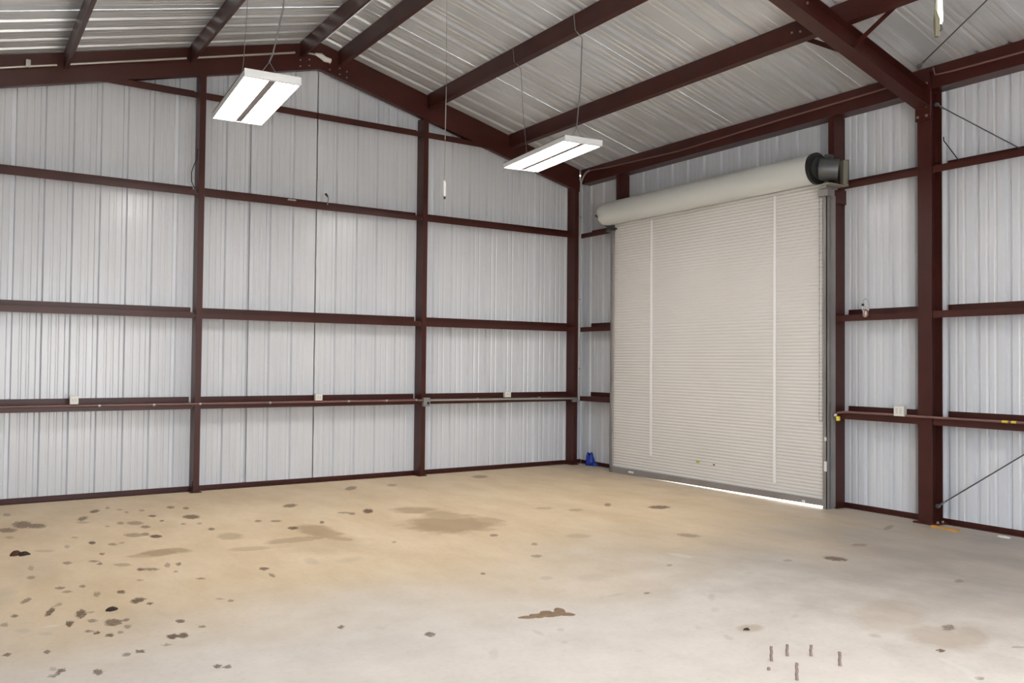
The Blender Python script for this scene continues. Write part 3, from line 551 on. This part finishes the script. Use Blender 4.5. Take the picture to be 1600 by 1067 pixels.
# left light, hung from the roof purlin above it
def wirepath(x, y, xe, ztop, n=6, wob=.006):
    return [(x + (xe - x) * k / n + random.uniform(-wob, wob), y + random.uniform(-wob, wob), 4.12 + (ztop - 4.12) * k / n) for k in range(1, n + 1)]
fixture(-6.09, -2.99, 3.93, math.radians(-4.3), 'left of the two lit white hanging light fixtures, in front of the back wall post', 'hanging lights',
        [(.58, wirepath(-6.045, -2.40, -5.985, 5.18, 5, .003), .0035), (-.57, [(-6.10, -3.55, 4.2), (-6.02, -3.55, 4.6), (-6.0, -3.54, 5.0), (-5.975, -3.54, 5.2)], .007)])
fixture(-2.72, -2.90, 3.93, math.radians(-6.5), 'right of the two lit white hanging light fixtures, beside the corner and the roll-up door', 'hanging lights',
        [(.57, [(-2.66, -2.26, 4.6), (-2.69, -2.25, 5.12), (-2.725, -2.24, 5.16), (-2.77, -2.22, 5.2), (-2.775, -2.20, 5.375)], .004), (-.57, [(-2.70, -3.42, 4.6), (-2.69, -3.43, 5.12), (-2.735, -3.42, 5.16), (-2.77, -3.41, 5.2), (-2.775, -3.39, 5.375)], .007)])
fixture(-2.60, -9.0, 3.93, 0, 'lit white hanging light fixture added in the front bay, out of the frame on the right', 'added front bay hanging lights', [(.57, [(-2.72, -8.42, 5.16)], .004), (-.57, [(-2.72, -9.58, 5.16)], .004)])  # this lamp and the next are unseen, added to light the foreground floor
fixture(-6.08, -9.0, 3.93, 0, 'lit white hanging light fixture added in the front bay, unseen above the camera', 'added front bay hanging lights', [(.57, [(-6.0, -8.42, 5.16)], .004), (-.57, [(-6.0, -9.58, 5.16)], .004)])

# ------------------------------------------------------------------ pull cords
def pull(x, y, zt, zs0, zs1, zh, label, big=1.0):
    t = empty('pull_cord', (x, y, zh)); tag(t, label, 'pull cord', 'hanging pull cords')
    MB().tube([(x - .002, y, zt), (x + .006, y, zs1), (x, y, zs0), (x - .004, y, zh + .14 * big)], .0022, 6).build('cord', M_WIRE, t)
    if zs1 > zs0: MB().tube([(x + .006, y, zs1), (x, y, zs0)], .005, 6).build('upper_rod', M_CONDUIT, t)
    MB().tube([(x - .004, y, zh + .16 * big), (x - .002, y, zh + .14 * big), (x, y, zh + .015), (x, y, zh)], [.006, .013 * big, .014 * big, .010], 10).build('handle', M_PLAST, t)
    MB().tube([(x, y, zh), (x + .003, y, zh - .02), (x, y, zh - .03)], [.009, .013, .006], 8).build('cord_knot', M_DARK, t)
    return t
pull(-4.10, -2.95, 5.53, 3.90, 4.45, 3.31, 'thin pull cord with a white handle hanging before the right back wall bay')
t = pull(-4.30, -8.325, 5.77, 3.9, 3.9, 3.285, 'white handled pull cord hanging at the top right', 1.1)
MB().tube([(-4.35, -8.33, 5.77), (-4.35, -8.33, 3.35), (-4.335, -8.33, 3.30), (-4.335, -8.33, 3.215)], [.002, .003, .015, .012], 8).build('dark_weight', M_EDGE, t)

# ------------------------------------------------------------------ conduits, boxes and small fittings
cd = empty('girt_conduit', (-4.4, -.03, 1.09)); tag(cd, 'long thin electrical conduit along the lowest girt of the back wall', 'conduit')
MB().tube([(-8.6, -.028, 1.072), (-5.80, -.028, 1.068), (-2.80, -.030, 1.062)], .0125, 8).build('pipe', M_CONDUITB, cd)
MB().tube([(-2.70, -.030, 1.058), (-1.4, -.030, 1.055), (-.157, -.030, 1.045)], .0145, 8).build('pipe', M_CONDUIT, cd)
for x in (-6.9, -6.32, -5.80, -4.95, -3.9, -3.35, -2.9, -1.9, -.8): MB().tube([(x - .012, -.028, 1.066), (x + .012, -.028, 1.066)], .017, 8).build('strap', M_CONDUIT, cd)
def outlet(p0, p1, label, axis):
    x0, y0, z0 = p0; x1, y1, z1 = p1
    o = MB().box(p0, p1).build('outlet_box', M_OUTLET, loc=((x0 + x1) / 2, (y0 + y1) / 2, min(z0, z1))); tag(o, label, 'outlet', 'outlet boxes on the girts')
    if axis == 'y':
        yf = min(y0, y1)
        MB().box((x0 + .006, yf - .004, z0 + .006), (x1 - .006, yf, z1 - .006)).build('cover_plate', M_PLAST, o)
        for q in (.32, .68):
            xm = x0 + (x1 - x0) * q; MB().box((xm - .012, yf - .006, z0 + .025), (xm + .012, yf - .0045, z1 - .025)).build('socket', M_OUTLET, o)
    else:
        xf = min(x0, x1); ya, yb = sorted((y0, y1))
        MB().box((xf - .004, ya + .006, z0 + .006), (xf, yb - .006, z1 - .006)).build('cover_plate', M_PLAST, o)
        for q in (.3, .7):
            ym = ya + (yb - ya) * q; MB().box((xf - .006, ym - .014, z0 + .02), (xf - .0045, ym + .014, z1 - .02)).build('socket', M_OUTLET, o)
    return o
outlet((-7.20, -.05, 1.088), (-7.115, -.002, 1.178), 'white outlet box on the lowest girt of the left bay', 'y')
outlet((-4.365, -.05, 1.082), (-4.27, -.002, 1.168), 'white outlet box on the lowest girt of the middle bay', 'y')
outlet((-1.435, -.05, 1.082), (-1.33, -.002, 1.166), 'white outlet box on the lowest girt of the right bay, below the right light', 'y')
ob = outlet((-.052, -5.40, 1.078), (-.002, -5.515, 1.182), 'white double outlet box on the lowest girt between the door and the wide column', 'x')
MB().tube([(-.03, -5.40, 1.11), (-.03, -5.515, 1.11)], .001, 4).build('seam', M_OUTLET, ob)
jb = MB().box((-2.795, -.055, .975), (-2.69, -.006, 1.095)).build('junction_box', M_GALV, loc=(-2.75, -.03, .975)); tag(jb, 'small grey junction box with an open knockout on the right back wall post', 'box')
MB().tube([(-2.722, -.055, 1.02), (-2.722, -.058, 1.02)], .019, 14).build('knockout', M_BLACK, jb)  # flat black disc paints in the dark inside of the open hole
jc = MB().box((-.155, -.06, .99), (-.075, -.006, 1.06)).build('junction_box', M_GALV, loc=(-.11, -.03, .99)); tag(jc, 'small grey junction box on the corner post where the conduits meet', 'box')
vc = empty('corner_conduit', (-.035, -.035, 1.0)); tag(vc, 'grey conduit rising up the corner post and bending along the eave strut', 'conduit')
pts = [(-.035, -.03, 1.02), (-.035, -.03, 2.5), (-.030, -.03, 4.38)]
for k in range(1, 7):
    a_ = k / 6 * math.pi / 2; pts.append((-.025, -.03 - .22 * (1 - math.cos(a_)), 4.38 + .24 * math.sin(a_)))
MB().tube(pts, .0135, 8).build('riser_pipe', M_CONDUIT, vc)
MB().tube([(-.02, -.25, 4.62), (-.02, -.7, 4.585), (-.02, -2.17, 4.53), (-.02, -4.0, 4.565), (-.02, -5.63, 4.58)], .0105, 8).build('eave_pipe', M_CONDUITB, vc)
for z in (1.5, 2.6, 3.9): MB().box((-.055, -.046, z), (-.015, -.006, z + .02)).build('strap', M_GALV, vc)
ec = MB().tube([(-.02, -5.82, 4.65), (-.02, -5.84, 4.57), (-.02, -6.0, 4.56), (-.02, -7.5, 4.54), (-.02, -11.5, 4.55)], .010, 8).build('eave_conduit', M_CONDUITB); tag(ec, 'thin conduit on the eave strut right of the wide column', 'conduit')
rcnd = empty('rafter_conduit', (-6.2, -.02, 5.2)); tag(rcnd, 'pale conduit run along the left slope rafter of the back wall', 'conduit')
prev = None
for (xa, xb) in ((-8.5, -7.40), (-7.27, -6.03), (-5.93, -4.70), (-4.60, -4.42)):
    MB().tube([(xa, -.022, 4.712 + (xa + 7.94) * .2625), (xb, -.022, 4.712 + (xb + 7.94) * .2625 - (.04 if xb > -4.5 else 0))], .0135, 8).build('pipe', M_CONDUIT, rcnd)
MB().tube([(-4.43, -.03, 5.60), (-4.36, -.035, 5.59), (-4.30, -.035, 5.555), (-4.22, -.03, 5.55)], [.015, .034, .036, .030], 10).build('elbow_fitting', M_PLAST, rcnd)
MB().box((-7.70, -.05, 4.77), (-7.655, -.005, 4.85)).build('coupling', M_CONDUIT, rcnd)
# end of the girt conduit at the door post, with a yellow cap
yc = empty('capped_conduit', (-.03, -4.72, 1.02)); tag(yc, 'short conduit end with a yellow cap on the right door post', 'conduit')
MB().tube([(-.03, -5.39, 1.088), (-.03, -4.80, 1.085), (-.035, -4.72, 1.075), (-.04, -4.685, 1.055), (-.04, -4.685, 1.03)], .013, 8).build('pipe', M_CONDUITB, yc)
MB().tube([(-.05, -4.69, 1.055), (-.05, -4.70, 1.035)], .018, 10).build('coupling', M_PLAST, yc)
MB().tube([(-.05, -4.725, 1.03), (-.055, -4.735, .985)], [.026, .022], 12).build('yellow_cap', M_YEL, yc)
c5 = MB().tube([(-.028, -5.52, 1.085), (-.030, -5.80, 1.085), (-.028, -8.5, 1.085), (-.028, -11.5, 1.085)], .012, 8).build('girt_conduit', M_CONDUITB); tag(c5, 'thin conduit along the lowest girt right of the wide column', 'conduit')
MB().tube([(-.03, -6.49, 1.086), (-.03, -6.545, 1.086)], .0128, 8).build('yellow_tape', M_YEL, c5); MB().tube([(-.03, -6.575, 1.086), (-.03, -6.62, 1.086)], .0128, 8).build('yellow_tape', M_YEL, c5)
# bits on the third girts
tgp = MB().poly([(-4.745, .02, 3.650), (-4.64, .02, 3.650), (-4.64, .01, 3.672), (-4.745, .01, 3.675), (-4.745, .06, 3.650), (-4.64, .06, 3.650), (-4.64, .05, 3.672), (-4.745, .05, 3.675)],
                [(0, 1, 2, 3), (4, 7, 6, 5), (0, 4, 5, 1), (3, 2, 6, 7), (0, 3, 7, 4), (1, 5, 6, 2)]).build('folded_tag', M_CONDUIT); tag(tgp, 'small pale folded tag lying on the third girt of the middle bay', 'tag')
ww = MB().tube([(-4.205, .05, 3.652), (-4.20, .04, 3.70), (-4.195, .03, 3.745), (-4.215, .02, 3.765)], .007, 6).build('bent_wire', M_WIRE); tag(ww, 'bent wire stub with a dark end sticking up from the third girt, middle bay', 'wire')
MB().tube([(-4.21, .022, 3.762), (-4.245, .01, 3.795)], [.011, .016], 8).build('dark_end', M_DARK, ww)
lw = MB().tube([(-5.885, .05, 3.652), (-5.93, .04, 3.75), (-5.935, .03, 3.86), (-5.91, .03, 3.95), (-5.88, .02, 4.02), (-5.872, .02, 4.15)], .0055, 6).build('hanging_wire', M_DARK); tag(lw, 'dark wire loop hanging beside the left back wall post above the third girt', 'wire')
hk = MB().tube([(.03, -5.897, 3.93), (.03, -5.90, 3.89), (.03, -5.925, 3.855), (.03, -6.0, 3.74), (.03, -6.06, 3.65)], .0055, 6).build('bent_wire', M_DARK); tag(hk, 'dark hooked wire rising from the third girt right of the wide column', 'wire')
# small bulb guard on the second girt
gl = empty('wire_guard', (-.02, -5.05, 2.15)); tag(gl, 'small clear fitting with a wire loop clipped on the second girt beside the wide column', 'fitting')
MB().tube([(-.02, -5.05, 2.13), (-.02, -5.05, 2.15), (-.02, -5.05, 2.20), (-.02, -5.05, 2.215)], [.020, .032, .030, .020], 12).build('base', M_BOLT, gl)
MB().tube([(-.02, -5.085, 2.20), (-.02, -5.088, 2.27), (-.02, -5.07, 2.32), (-.02, -5.05, 2.335), (-.02, -5.03, 2.32), (-.02, -5.012, 2.27), (-.02, -5.015, 2.20)], .007, 6).build('loop', M_GLASS, gl)
MB().tube([(-.02, -5.07, 2.215), (-.02, -5.035, 2.26), (-.02, -5.02, 2.30)], .009, 6).build('cord', M_GLASS, gl)
MB().tube([(-.04, -5.035, 2.265), (-.052, -5.035, 2.265)], .014, 10).build('dark_knob', M_DARK, gl)
# bracing rods
def rod(p, q, label, r=.0065):
    p, q = Vector(p), Vector(q); o = MB().tube([p, q], r, 6).build('brace_rod', M_CABLE, loc=tuple(p)); tag(o, label, 'brace rod')
    d = (q - p).normalized()
    MB().tube([p - d * .01, p + d * .10], .011, 8).build('eye_bolt', M_GALV, o); MB().tube([p - Vector((.012, 0, 0)), p + Vector((.012, 0, 0))], .022, 8).build('hillside_washer', M_GALV, o)
    return o
rod((.08, -5.80, 4.292), (.08, -11.2, .17), 'thin dark bracing rod falling to the right from the top of the wide column')
rod((.08, -5.80, .182), (.08, -11.2, 4.08), 'thin dark bracing rod rising to the right from the foot of the wide column')
rod((-.353, -5.87, 4.585), (-4.1, -11.6, 5.45), 'thin dark bracing rod under the roof from the top of the wide column')

# ------------------------------------------------------------------ things on the floor
random.seed(3)
def blob(n, rx, ry, h, seed, lobes=.25, rings=4, pw=1.0):
    rnd = random.Random(seed); ph = [rnd.uniform(0, 6.28) for _ in range(4)]
    vs = []; fs = []
    for i in range(rings + 1):
        t = i / rings
        for j in range(n):
            a = 2 * math.pi * j / n; q = 1 + lobes * (math.sin(2 * a + ph[0]) * .5 + math.sin(3 * a + ph[1]) * .4 + math.sin(5 * a + ph[2]) * .25)
            rr = math.cos(t * math.pi / 2 * .96) ** pw; vs.append((rx * q * rr * math.cos(a), ry * q * rr * math.sin(a), h * math.sin(t * math.pi / 2) * (1 + .25 * math.sin(3 * a + ph[3]))))
    for i in range(rings):
        for j in range(n): fs.append((i * n + j, i * n + (j + 1) % n, (i + 1) * n + (j + 1) % n, (i + 1) * n + j))
    fs.append(tuple(reversed(range(n)))); fs.append(tuple(range(rings * n, (rings + 1) * n)))
    return vs, fs
def lump(name, x, y, z0, rx, ry, h, seed, material, rot=0, **k):
    vs, fs = blob(18, rx, ry, h, seed, **k); mb = MB().poly(vs, fs, True); o = mb.build(name, material); o.location = (x, y, z0); o.rotation_euler = (0, 0, rot); return o
# blue scrap
bl = lump('blue_plastic_scrap', .09, -.18, 0, .072, .05, .165, 5, M_BLUE, -.5, lobes=.22, rings=6, pw=.35); tag(bl, 'crumpled blue plastic scrap on the floor by the corner left of the door', 'scrap')
vs, fs = blob(14, .05, .03, .05, 9, .4); MB().poly([(x + .06, y - .06, z) for x, y, z in vs], fs, True).build('loose_fold', M_BLUE, bl).matrix_parent_inverse = Matrix()
# orange offcut
oc = MB().box((-.155, -5.85, 0), (-.105, -6.13, .018)).build('wood_offcut', M_ORANGE, loc=(-.13, -5.99, 0)); tag(oc, 'orange wooden offcut lying at the foot of the wide column', 'offcut')
oc.rotation_euler = (0, 0, math.radians(-6))
wsx = lump('white_scrap', -.03, -6.50, 0, .03, .07, .012, 21, M_PLAST); tag(wsx, 'small pale scrap on the floor at the far right edge', 'scrap')
ws2 = lump('white_scrap', -.02, -.72, 0, .05, .06, .01, 22, M_CONDUIT); tag(ws2, 'small pale scrap on the floor at the left foot of the door', 'scrap')
# leaves and dirt
lf = empty('dead_leaf', (-7.822, -2.639, 0)); tag(lf, 'curled reddish brown dead leaf on the floor at the left edge', 'leaf')
def child_blob(parent, name, x, y, rx, ry, h, seed, material, **k):
    vs, fs = blob(14, rx, ry, h, seed, **k); return MB().poly([(x + a, y + b_, c) for a, b_, c in vs], fs, True).build(name, material, parent)
child_blob(lf, 'curled_half', -7.845, -2.63, .045, .035, .032, 31, M_LEAF, lobes=.4); child_blob(lf, 'dark_half', -7.79, -2.67, .036, .03, .026, 32, M_DMUD, lobes=.4)
dk = lump('dirt_clod', -7.435, -4.69, 0, .030, .024, .020, 41, M_DMUD, .4, lobes=.45); tag(dk, 'black crumb of dirt among the stains at lower left', 'dirt clod')
d2 = lump('dirt_clod', -4.283, -7.108, 0, .022, .012, .010, 42, M_DMUD, .1, lobes=.45); tag(d2, 'small dark crumb of dirt near the cut-off anchor bolts', 'dirt clod')
mdp = empty('mud_patch', (-5.1, -6.22, 0)); tag(mdp, 'flat brown patch of dried mud in the middle foreground', 'mud')
def floor_pt(u, v):      # offsets measured from the patch centre: across and away
    return (-5.11 + .833 * u + .553 * v, -6.225 - .553 * u + .833 * v)
for i, (u, v, ru, rv, k) in enumerate([(.065, .085, .036, .060, .1), (.115, .0, .042, .040, .2), (.055, .02, .05, .05, .2), (-.02, .02, .045, .055, .15), (.005, -.02, .07, .04, .2), (-.075, -.035, .055, .05, .2), (-.15, -.075, .055, .026, .1)]):
    x, y = floor_pt(u, v); vs, fs = blob(18, ru, rv, .003 + .0006 * i, 50 + i, lobes=k); ca, sa = .833, -.553
    MB().poly([(x + a * ca - b_ * sa, y + a * sa + b_ * ca, c) for a, b_, c in vs], fs, True).build('mud_flake', M_MUD, mdp)
# sawn-off anchor bolts
AB = [(-4.597, -7.549, .080, 'leftmost tall'), (-4.457, -7.542, .062, 'second from the left'), (-4.345, -7.612, .058, 'third from the left'), (-4.34, -7.79, .074, 'rightmost'), (-4.712, -7.804, .088, 'nearest'), (-4.718, -7.631, .014, 'very short')]
for x, y, h, nm in AB:
    mb = MB(); pts = []; rr = []; n = max(2, int(h / .006))
    for k in range(n + 1): pts.append((x + .002 * math.sin(k), y, h * k / n)); rr.append(.0088 if k % 2 else .0075)
    o = mb.tube(pts, rr, 10).build('anchor_bolt', M_RUST, loc=(x, y, 0)); tag(o, f'{nm} of the rusty anchor bolts standing in the floor', 'anchor bolt', 'anchor bolts in the floor')
